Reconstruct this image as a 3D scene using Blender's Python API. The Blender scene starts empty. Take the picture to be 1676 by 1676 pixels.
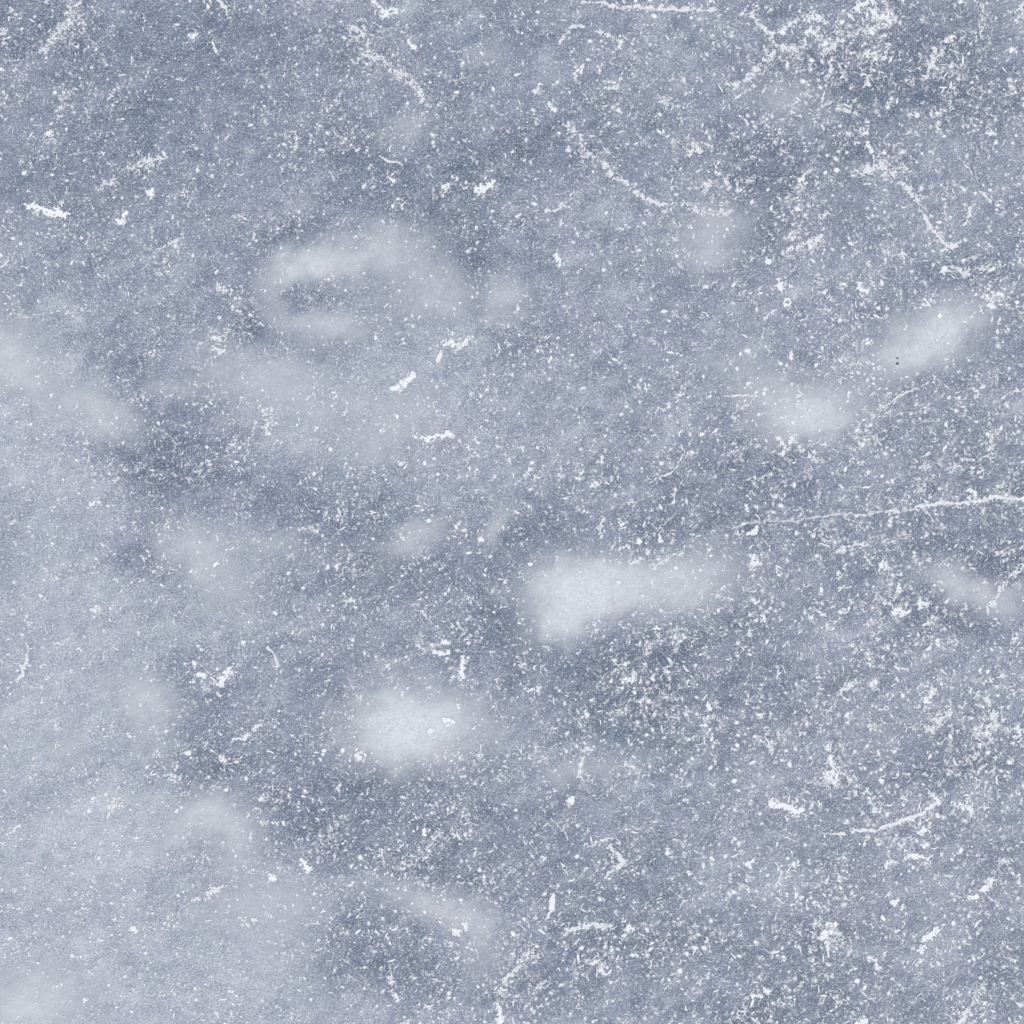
import bpy, math
import numpy as np

rng = np.random.default_rng(11)
S = 0.001                      # one unit of the layout below is one millimetre on the ice
C = 838.0

def X(x): return (np.asarray(x, float) - C) * S
def Y(y): return (C - np.asarray(y, float)) * S

scene = bpy.context.scene
col = scene.collection

# ------------------------------------------------------------------ noise
def field(shape, feats, aniso=1.0, ang=0.0, step=1.0, seed=0, gamma=2.0):
    """Random field (zero mean, unit std): sum of band-limited layers. feats = [(size, weight)]."""
    r = np.random.default_rng(seed)
    h, w = shape
    fy = np.fft.fftfreq(h, d=step)[:, None]; fx = np.fft.rfftfreq(w, d=step)[None, :]
    ca, sa = math.cos(ang), math.sin(ang)
    u = (fx * ca + fy * sa) * aniso
    v = (-fx * sa + fy * ca) / aniso
    q = np.sqrt(u * u + v * v)
    out = np.zeros(shape)
    for size, wgt in feats:
        n = np.fft.rfft2(r.standard_normal(shape))
        f = np.fft.irfft2(n * np.exp(-(q * size) ** gamma * 1.5), s=shape)
        f -= f.mean(); f /= f.std() + 1e-9
        out += f * wgt
    return out / math.sqrt(sum(k[1] ** 2 for k in feats))

def smooth(a, lo, hi):
    t = np.clip((a - lo) / (hi - lo), 0, 1)
    return t * t * (3 - 2 * t)

def gauss(x, y, b):
    """elliptic bump: (cx, cy, rx, ry, angle in degrees counter-clockwise as seen, amount)"""
    cx, cy, rx, ry, a, amp = b
    a = math.radians(a); dx = x - cx; dy = -(y - cy)
    u = dx * math.cos(a) + dy * math.sin(a); v = -dx * math.sin(a) + dy * math.cos(a)
    return amp * np.exp(-((u / rx) ** 2 + (v / ry) ** 2) ** 1.0 * 0.9)

# ------------------------------------------------------------------ mesh helper
def mesh_obj(name, verts, faces, mat, attrs=None, smooth_faces=True):
    me = bpy.data.meshes.new(name)
    nv, nf, k = len(verts), len(faces), faces.shape[1]
    me.vertices.add(nv); me.vertices.foreach_set('co', verts.astype(np.float32).ravel())
    me.loops.add(nf * k); me.loops.foreach_set('vertex_index', faces.astype(np.int32).ravel())
    me.polygons.add(nf)
    me.polygons.foreach_set('loop_start', np.arange(0, nf * k, k, dtype=np.int32))
    if smooth_faces: me.polygons.foreach_set('use_smooth', np.ones(nf, dtype=bool))
    for an, av in (attrs or {}).items():
        at = me.attributes.new(an, 'FLOAT', 'POINT'); at.data.foreach_set('value', av.astype(np.float32).ravel())
    me.update(calc_edges=True); me.validate()
    me.materials.append(mat)
    o = bpy.data.objects.new(name, me); col.objects.link(o)
    return o

def grid_faces(h, w, keep=None):
    i = np.arange(h * w).reshape(h, w)
    f = np.stack([i[1:, :-1], i[1:, 1:], i[:-1, 1:], i[:-1, :-1]], -1)   # y grows downward in the layout
    f = f[keep] if keep is not None else f.reshape(-1, 4)
    return f.reshape(-1, 4)

def compact(verts, faces, attrs):
    used = np.unique(faces)
    m = np.full(len(verts), -1); m[used] = np.arange(len(used))
    return verts[used], m[faces], {k: v[used] for k, v in attrs.items()}

# ------------------------------------------------------------------ materials
def nodes_of(name):
    m = bpy.data.materials.new(name); m.use_nodes = True
    nt = m.node_tree; nt.nodes.clear()
    return m, nt, nt.nodes, nt.links

def N(nt, typ, **kw):
    n = nt.nodes.new(typ)
    for k, v in kw.items():
        if k.startswith('i_'): n.inputs[int(k[2:]) if k[2:].isdigit() else k[2:]].default_value = v
        else: setattr(n, k, v)
    return n

def math_n(nt, op, a, b=None, clamp=False):
    n = nt.nodes.new('ShaderNodeMath'); n.operation = op; n.use_clamp = clamp
    for i, s in enumerate((a, b)):
        if s is None: continue
        if isinstance(s, (int, float)): n.inputs[i].default_value = s
        else: nt.links.new(s, n.inputs[i])
    return n.outputs[0]

def ice_material():
    m, nt, ns, ln = nodes_of('clouded_ice')
    out = N(nt, 'ShaderNodeOutputMaterial'); bs = N(nt, 'ShaderNodeBsdfPrincipled')
    tone = N(nt, 'ShaderNodeAttribute', attribute_name='tone')
    hue = N(nt, 'ShaderNodeAttribute', attribute_name='hue')
    geo = N(nt, 'ShaderNodeNewGeometry')
    def noise(scale, detail, rough=0.6, dist=0.0, off=0.0):
        mp = N(nt, 'ShaderNodeMapping'); ln.new(geo.outputs['Position'], mp.inputs['Vector'])
        mp.inputs['Location'].default_value = (off, off * 1.7, off * .3)
        n = N(nt, 'ShaderNodeTexNoise'); ln.new(mp.outputs['Vector'], n.inputs['Vector'])
        n.inputs['Scale'].default_value = scale; n.inputs['Detail'].default_value = detail
        n.inputs['Roughness'].default_value = rough; n.inputs['Distortion'].default_value = dist
        return n.outputs[0]
    n1 = noise(45, 4, .62, 0.3)          # mottling of a few centimetres
    n2 = noise(300, 3, .75, 0.5, 3.1)     # grain of a few millimetres
    n3 = noise(150, 2, .6, 1.2, 7.7)     # wormy rime threads
    # tone + noise
    t = math_n(nt, 'ADD', tone.outputs['Fac'], math_n(nt, 'MULTIPLY', math_n(nt, 'SUBTRACT', n1, 0.5), 1.5))
    haze = N(nt, 'ShaderNodeMapRange'); ln.new(tone.outputs['Fac'], haze.inputs['Value'])   # pale hazy ice shows less grain
    haze.inputs['From Min'].default_value = -.1; haze.inputs['From Max'].default_value = 1.0
    haze.inputs['To Min'].default_value = 1.0; haze.inputs['To Max'].default_value = .85
    t = math_n(nt, 'ADD', t, math_n(nt, 'MULTIPLY', math_n(nt, 'MULTIPLY', math_n(nt, 'SUBTRACT', n2, 0.5), 5.2), haze.outputs[0]))
    mr = N(nt, 'ShaderNodeMapRange'); ln.new(t, mr.inputs['Value'])
    mr.inputs['From Min'].default_value = -2.0; mr.inputs['From Max'].default_value = 2.0
    rp = N(nt, 'ShaderNodeValToRGB'); ln.new(mr.outputs[0], rp.inputs['Fac'])
    e = rp.color_ramp.elements
    RAMP = [(0.0, (.092, .127, .184)), (.25, (.157, .195, .262)), (.5, (.233, .272, .344)),
            (.75, (.375, .417, .475)), (1.0, (.57, .605, .645))]
    e[0].position, e[0].color = RAMP[0][0], (*RAMP[0][1], 1)
    e[1].position, e[1].color = RAMP[-1][0], (*RAMP[-1][1], 1)
    for p, c in RAMP[1:-1]:
        k = e.new(p); k.color = (*c, 1)
    # hue drift between violet-grey and teal-grey
    tint = N(nt, 'ShaderNodeMix', data_type='RGBA')
    tint.inputs[6].default_value = (1.015, .992, 1.008, 1); tint.inputs[7].default_value = (.985, 1.008, .992, 1)
    hm = N(nt, 'ShaderNodeMapRange'); ln.new(hue.outputs['Fac'], hm.inputs['Value'])
    hm.inputs['From Min'].default_value = -1.6; hm.inputs['From Max'].default_value = 1.6
    ln.new(hm.outputs[0], tint.inputs[0])
    mul = N(nt, 'ShaderNodeMix', data_type='RGBA', blend_type='MULTIPLY'); mul.inputs[0].default_value = 1
    ln.new(rp.outputs[0], mul.inputs[6]); ln.new(tint.outputs[2], mul.inputs[7])
    # rime threads: thin ridges of the noise, pale
    rid = math_n(nt, 'ABSOLUTE', math_n(nt, 'SUBTRACT', n3, 0.5))
    th = N(nt, 'ShaderNodeMapRange'); ln.new(rid, th.inputs['Value'])
    th.inputs['From Min'].default_value = 0.0; th.inputs['From Max'].default_value = 0.035
    th.inputs['To Min'].default_value = 1; th.inputs['To Max'].default_value = 0
    gate = N(nt, 'ShaderNodeMapRange'); ln.new(n2, gate.inputs['Value'])
    gate.inputs['From Min'].default_value = .42; gate.inputs['From Max'].default_value = .62
    amt = math_n(nt, 'MULTIPLY', math_n(nt, 'MULTIPLY', th.outputs[0], gate.outputs[0]), 0.30)
    rm = N(nt, 'ShaderNodeMix', data_type='RGBA'); ln.new(amt, rm.inputs[0])
    ln.new(mul.outputs[2], rm.inputs[6]); rm.inputs[7].default_value = (.74, .78, .84, 1)
    # salt: rime grains frozen into the surface
    sl = N(nt, 'ShaderNodeMapRange'); ln.new(noise(430, 1.0, .6, 0.4, 21.3), sl.inputs['Value'])
    sl.inputs['From Min'].default_value = .56; sl.inputs['From Max'].default_value = .72
    sl.inputs['To Min'].default_value = 0; sl.inputs['To Max'].default_value = .48
    sm = N(nt, 'ShaderNodeMix', data_type='RGBA'); ln.new(sl.outputs[0], sm.inputs[0])
    ln.new(rm.outputs[2], sm.inputs[6]); sm.inputs[7].default_value = (.76, .80, .85, 1)
    ln.new(sm.outputs[2], bs.inputs['Base Color'])
    bs.inputs['Roughness'].default_value = .62
    bs.inputs['Specular IOR Level'].default_value = .25
    ln.new(bs.outputs[0], out.inputs['Surface'])
    return m

def snow_material(name, colour, grain=0.0, rough=.8, scale=300, plain=False, thin=None):
    """white snow whose cover thins out towards the edge (attribute 'cover')"""
    m, nt, ns, ln = nodes_of(name)
    out = N(nt, 'ShaderNodeOutputMaterial'); bs = N(nt, 'ShaderNodeBsdfPrincipled')
    cov = N(nt, 'ShaderNodeAttribute', attribute_name='cover')
    geo = N(nt, 'ShaderNodeNewGeometry')
    n = N(nt, 'ShaderNodeTexNoise'); ln.new(geo.outputs['Position'], n.inputs['Vector'])
    n.inputs['Scale'].default_value = scale; n.inputs['Detail'].default_value = 3; n.inputs['Roughness'].default_value = .65
    d = math_n(nt, 'SUBTRACT', n.outputs[0], .5)
    k = N(nt, 'ShaderNodeMix', data_type='RGBA'); 
    ln.new(math_n(nt, 'ADD', math_n(nt, 'MULTIPLY', d, 1.2), .5, True), k.inputs[0])
    k.inputs[6].default_value = (*[c * .9 for c in colour], 1); k.inputs[7].default_value = (*[min(.93, c * 1.06) for c in colour], 1)
    if thin:                                   # thin cover lets the blue of the ice through
        tk = N(nt, 'ShaderNodeMix', data_type='RGBA'); ln.new(math_n(nt, 'MULTIPLY', cov.outputs['Fac'], 1.5, True), tk.inputs[0])
        tk.inputs[6].default_value = (*thin, 1); ln.new(k.outputs[2], tk.inputs[7]); ln.new(tk.outputs[2], bs.inputs['Base Color'])
    elif plain: bs.inputs['Base Color'].default_value = (*colour, 1)
    else: ln.new(k.outputs[2], bs.inputs['Base Color'])
    bs.inputs['Roughness'].default_value = rough; bs.inputs['Specular IOR Level'].default_value = .2
    tr = N(nt, 'ShaderNodeBsdfTransparent'); mx = N(nt, 'ShaderNodeMixShader')
    fac = math_n(nt, 'MULTIPLY', cov.outputs['Fac'], 1.0, True)
    if grain:
        fac = math_n(nt, 'MULTIPLY', fac, math_n(nt, 'ADD', math_n(nt, 'MULTIPLY', d, grain), 1.0), True)
    ln.new(fac, mx.inputs[0]); ln.new(tr.outputs[0], mx.inputs[1]); ln.new(bs.outputs[0], mx.inputs[2])
    ln.new(mx.outputs[0], out.inputs['Surface'])
    return m

M_ICE = ice_material()
M_VEIL = snow_material('thin_milky_snow', (.785, .83, .865), thin=(.62, .70, .785), grain=.35, scale=170)
M_SNOW = snow_material('packed_snow', (.83, .865, .93))
M_RIME = snow_material('rime_specks', (.82, .86, .90), plain=True)
mg, ntg, _, lg = nodes_of('dark_grit')
og = N(ntg, 'ShaderNodeOutputMaterial'); bg = N(ntg, 'ShaderNodeBsdfPrincipled')
ng = N(ntg, 'ShaderNodeTexNoise'); ng.inputs['Scale'].default_value = 900
rg = N(ntg, 'ShaderNodeValToRGB'); lg.new(ng.outputs[0], rg.inputs[0])
rg.color_ramp.elements[0].color = (.03, .034, .045, 1); rg.color_ramp.elements[1].color = (.10, .11, .13, 1)
lg.new(rg.outputs[0], bg.inputs['Base Color']); bg.inputs['Roughness'].default_value = .8
lg.new(bg.outputs[0], og.inputs['Surface'])

# ------------------------------------------------------------------ THE DATA
# broad pale and dark areas of the ice itself: cx, cy, rx, ry, angle, amount
AREAS = [
 (20,800,130,420,0,.08),(40,1200,210,330,0,.16),(190,1500,260,200,10,.2),(330,1620,260,80,0,.2),(90,1640,150,60,0,.12),
 (560,660,260,90,8,.2),(760,730,160,60,10,.2),(440,900,120,40,0,.15),(520,460,200,80,0,.08),
 (30,640,110,130,0,.95),(170,660,130,80,-30,.45),(70,780,120,90,-20,.55),(130,820,90,60,-25,.45),(60,960,150,110,0,.45),(210,1000,140,90,0,.3),
 (110,1130,170,120,0,.6),(60,1300,160,150,0,.65),(170,1420,200,130,20,.6),(60,1600,170,120,0,.95),(400,1580,170,110,-10,.6),
 (470,1470,90,70,0,.5),(230,1180,90,110,0,.45),(300,1620,160,80,0,.35),(330,1340,120,90,0,.2),(600,1650,110,40,0,.35),
 (420,600,150,60,-15,.45),(540,690,170,80,15,.5),(640,640,110,60,30,.35),(430,960,130,80,-20,.35),(460,900,90,40,0,.25),(700,740,140,50,0,.2),
 (820,780,120,50,10,.2),(950,640,140,110,0,.1),(1180,590,120,70,0,.1),(900,1240,130,60,0,.15),(850,1140,80,60,0,.15),
 (790,1560,60,70,20,.25),(1150,940,60,60,0,.2),(1300,560,100,60,0,.15),(1050,390,160,110,0,.05),(1080,120,160,70,0,.1),
 (1230,1380,160,90,15,.05),(1440,1470,120,60,0,.12),(1530,220,90,40,30,.18),(1650,660,60,60,0,.15),
 # dark
 (40,50,110,70,0,-.75),(370,50,130,60,0,-.6),(250,150,180,90,0,-.35),(170,240,160,70,0,-.35),(560,130,140,100,0,-.3),(820,60,90,50,0,-.35),
 (880,220,160,60,0,-.5),(790,280,150,60,0,-.4),(620,300,160,50,-10,-.3),(700,335,80,40,-20,-.75),(440,385,70,25,25,-.6),(120,330,130,60,0,-.3),
 (785,440,45,40,0,-1.0),(740,395,60,30,-30,-.4),(405,545,50,30,-30,-.8),(480,570,70,22,-15,-.7),(140,570,70,35,-30,-.6),(210,600,60,30,-30,-.4),
 (280,700,80,70,-30,-.75),(300,760,110,45,-10,-.8),(210,760,60,25,-30,-.5),(80,720,50,16,-15,-.3),(50,825,50,22,0,-.5),(260,900,60,30,0,-.4),
 (240,930,60,25,-20,-.45),(520,830,90,50,0,-.35),(560,900,70,60,0,-.65),(420,790,80,40,0,-.3),(490,960,60,25,0,-.3),(640,810,90,40,20,-.4),(700,960,110,50,0,-.5),
 (840,960,60,80,-60,-.75),(790,1040,90,60,0,-.6),(860,1060,50,60,0,-.5),(890,870,130,30,0,-.5),(1000,880,90,30,0,-.35),(1120,860,90,45,0,-.85),(1200,760,90,40,0,-.9),
 (1250,790,80,35,0,-.7),(1330,900,110,60,0,-.45),(1500,860,160,50,0,-.35),(1480,700,140,50,0,-.35),(1620,790,80,45,0,-.8),(1620,900,80,40,-10,-.9),
 (1510,930,40,50,0,-.5),(1550,1010,90,25,-15,-.9),(1430,1010,90,50,0,-.35),(1110,1070,150,45,15,-1.0),(960,1100,90,50,0,-.7),(1200,1010,60,30,0,-.4),
 (1130,1190,100,60,0,-.8),(1010,1180,90,50,0,-.65),(1230,1110,120,40,0,-.45),(560,1130,40,80,20,-.5),(300,1100,60,35,0,-.5),(330,1180,60,60,0,-.7),
 (330,1260,110,30,5,-.95),(520,1240,90,50,-30,-.5),(520,1370,80,45,-20,-.85),(470,1310,80,30,0,-.5),(650,1280,110,35,0,-.6),(690,1345,90,35,0,-.6),
 (830,1330,120,50,0,-.45),(860,1420,140,60,0,-.5),(700,1430,130,25,-15,-.5),(620,1560,90,60,0,-.75),(560,1520,40,60,0,-.5),(680,1610,90,30,0,-.6),
 (870,1620,80,35,0,-.5),(1000,1550,140,60,0,-.75),(1060,1450,60,60,0,-.3),(1230,1560,150,70,0,-.45),(1240,1670,110,35,0,-.8),(1440,1640,130,50,0,-.6),
 (1650,1570,60,60,0,-.9),(1600,1410,90,60,0,-.35),(1420,1300,120,60,20,-.4),(1600,1230,110,50,20,-.7),(1290,1190,90,50,0,-.4),(1330,1540,70,35,0,-.4),
 (1410,90,120,60,0,-.85),(1560,130,90,70,0,-.85),(1400,170,130,50,0,-.5),(1330,240,110,35,0,-.85),(1270,285,80,30,0,-.7),(1200,250,60,50,0,-.4),(1620,190,60,50,0,-.5),
 (1510,470,100,35,20,-.5),(1400,540,90,30,-10,-.35),(1480,620,80,35,10,-.4),(1640,540,60,70,0,-.4),(1230,405,60,30,30,-.5),(1350,360,110,40,0,-.3),
 (1270,15,60,20,0,-.3),(1500,20,80,25,0,-.5),(110,1220,20,25,0,-.3),(160,1250,50,16,50,-.55),(90,1290,70,20,30,-.4),(100,1500,120,25,0,-.5),
 (250,1590,90,18,-10,-.55),(250,1460,60,30,0,-.35),(310,1405,40,45,0,-.6),(505,490,40,14,5,-.3),(1120,40,60,40,0,-.1),
]

# soft milky patches lying on the ice: label, strength, lobes
PATCHES = [
 ('ring-shaped milky snow patch with a dark hollow, left of the small round one', [(500,437,62,26,8,.66),(610,410,85,36,18,.42),(700,460,76,46,-30,.34),(730,505,40,34,0,.16),(446,490,30,38,0,.3),(525,536,72,22,-5,.42),(630,515,90,32,10,.15),(510,492,55,12,0,-.2)]),
 ('small round milky snow patch just right of the ring-shaped one', [(830,487,42,32,10,.46)]),
 ('faint small milky smudge above the ring-shaped snow patch', [(668,212,42,26,25,.32)]),
 ('faint milky snow patch below the end of the dotted frost arc', [(1168,385,58,46,20,.42),(1155,425,30,20,0,.18)]),
 ('bright slanted oval snow patch with two dark grit specks on its lower edge', [(1520,555,92,46,22,.68),(1550,525,50,30,20,.25),(1480,590,45,22,0,.25)]),
 ('wedge-shaped milky snow patch pointing down, lower left of the grit specks', [(1245,630,85,38,-20,.32),(1318,697,68,32,5,.5),(1375,650,85,40,20,.26),(1305,660,85,36,0,.24)]),
 ('largest bright milky snow patch, boot-shaped, right of centre', [(925,950,72,38,12,.68),(915,1025,50,32,25,.6),(945,985,60,40,20,.3),(1015,965,80,38,14,.5),(1110,940,90,40,15,.48),(1140,980,70,32,20,.3)]),
 ('brightest round milky snow patch, lower centre', [(655,1190,82,60,5,1.0),(735,1185,60,46,0,.26),(810,1180,50,50,0,.12)]),
 ('pale slanting milky patch near the left edge, highest of the left side', [(168,682,66,32,-30,.42),(130,650,50,26,-30,.15)]),
 ('small thin milky patch just right of the pale slanting one', [(285,634,45,22,10,.34)]),
 ('broad milky patch above the clump with a thin trailing frost tail', [(390,600,90,50,-15,.2),(480,655,120,46,-8,.26),(480,600,70,36,0,.14)]),
 ('milky streak slanting up to the right beside the solid white lump', [(625,705,84,40,34,.26),(690,655,60,30,35,.14),(600,742,34,20,20,.16)]),
 ('milky patch shaped like a slanted comma, left of centre', [(315,898,58,38,-25,.42),(365,965,60,40,-45,.3),(455,890,95,24,-4,.22)]),
 ('slim milky patch slanting up to the right in the picture centre', [(682,882,60,25,28,.46)]),
 ('smallest slim milky streak, right of the slim patch in the centre', [(808,862,38,18,55,.4)]),
 ('long milky patch sloping down to the right at the right edge', [(1560,952,62,28,-20,.46),(1635,985,55,26,-15,.38)]),
 ('arch-shaped milky patch bending over darker ice in the lower left', [(330,1335,52,30,10,.5),(395,1370,36,60,10,.4),(285,1375,50,24,20,.3),(365,1410,30,24,0,.15)]),
 ('upright milky patch above the dark ice in the lower left', [(235,1140,52,36,0,.42),(250,1195,40,46,0,.24)]),
 ('long milky patch sloping down to the right below the brightest round one', [(690,1478,80,24,-20,.42),(775,1515,52,36,-30,.36),(780,1590,40,46,20,.18)]),
 ('faint milky patch to the right below the brightest round one', [(930,1258,56,24,5,.32),(1030,1250,50,24,10,.18)]),
 ('faint milky smudge below the forked frost in the upper right', [(1290,158,55,32,-5,.34)]),
 ('pale snow dusting in the lower left corner', [(60,1630,90,60,10,.42),(30,1670,80,40,0,.3)]),
 ('pale snow patch cut by the left edge above the slanting one', [(12,575,62,55,-40,.42),(40,620,60,40,-30,.25)]),
 ('tiny faint milky smudge near the top edge, left of the white hook', [(805,92,30,18,10,.26)]),
 ('faint milky patch near the lower left corner beside dark ice', [(115,1222,30,40,10,.3)]),
 ('milky patch beside the slim dark band near the bottom left', [(420,1480,110,44,5,.32),(470,1560,60,60,0,.16)]),
]

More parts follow.
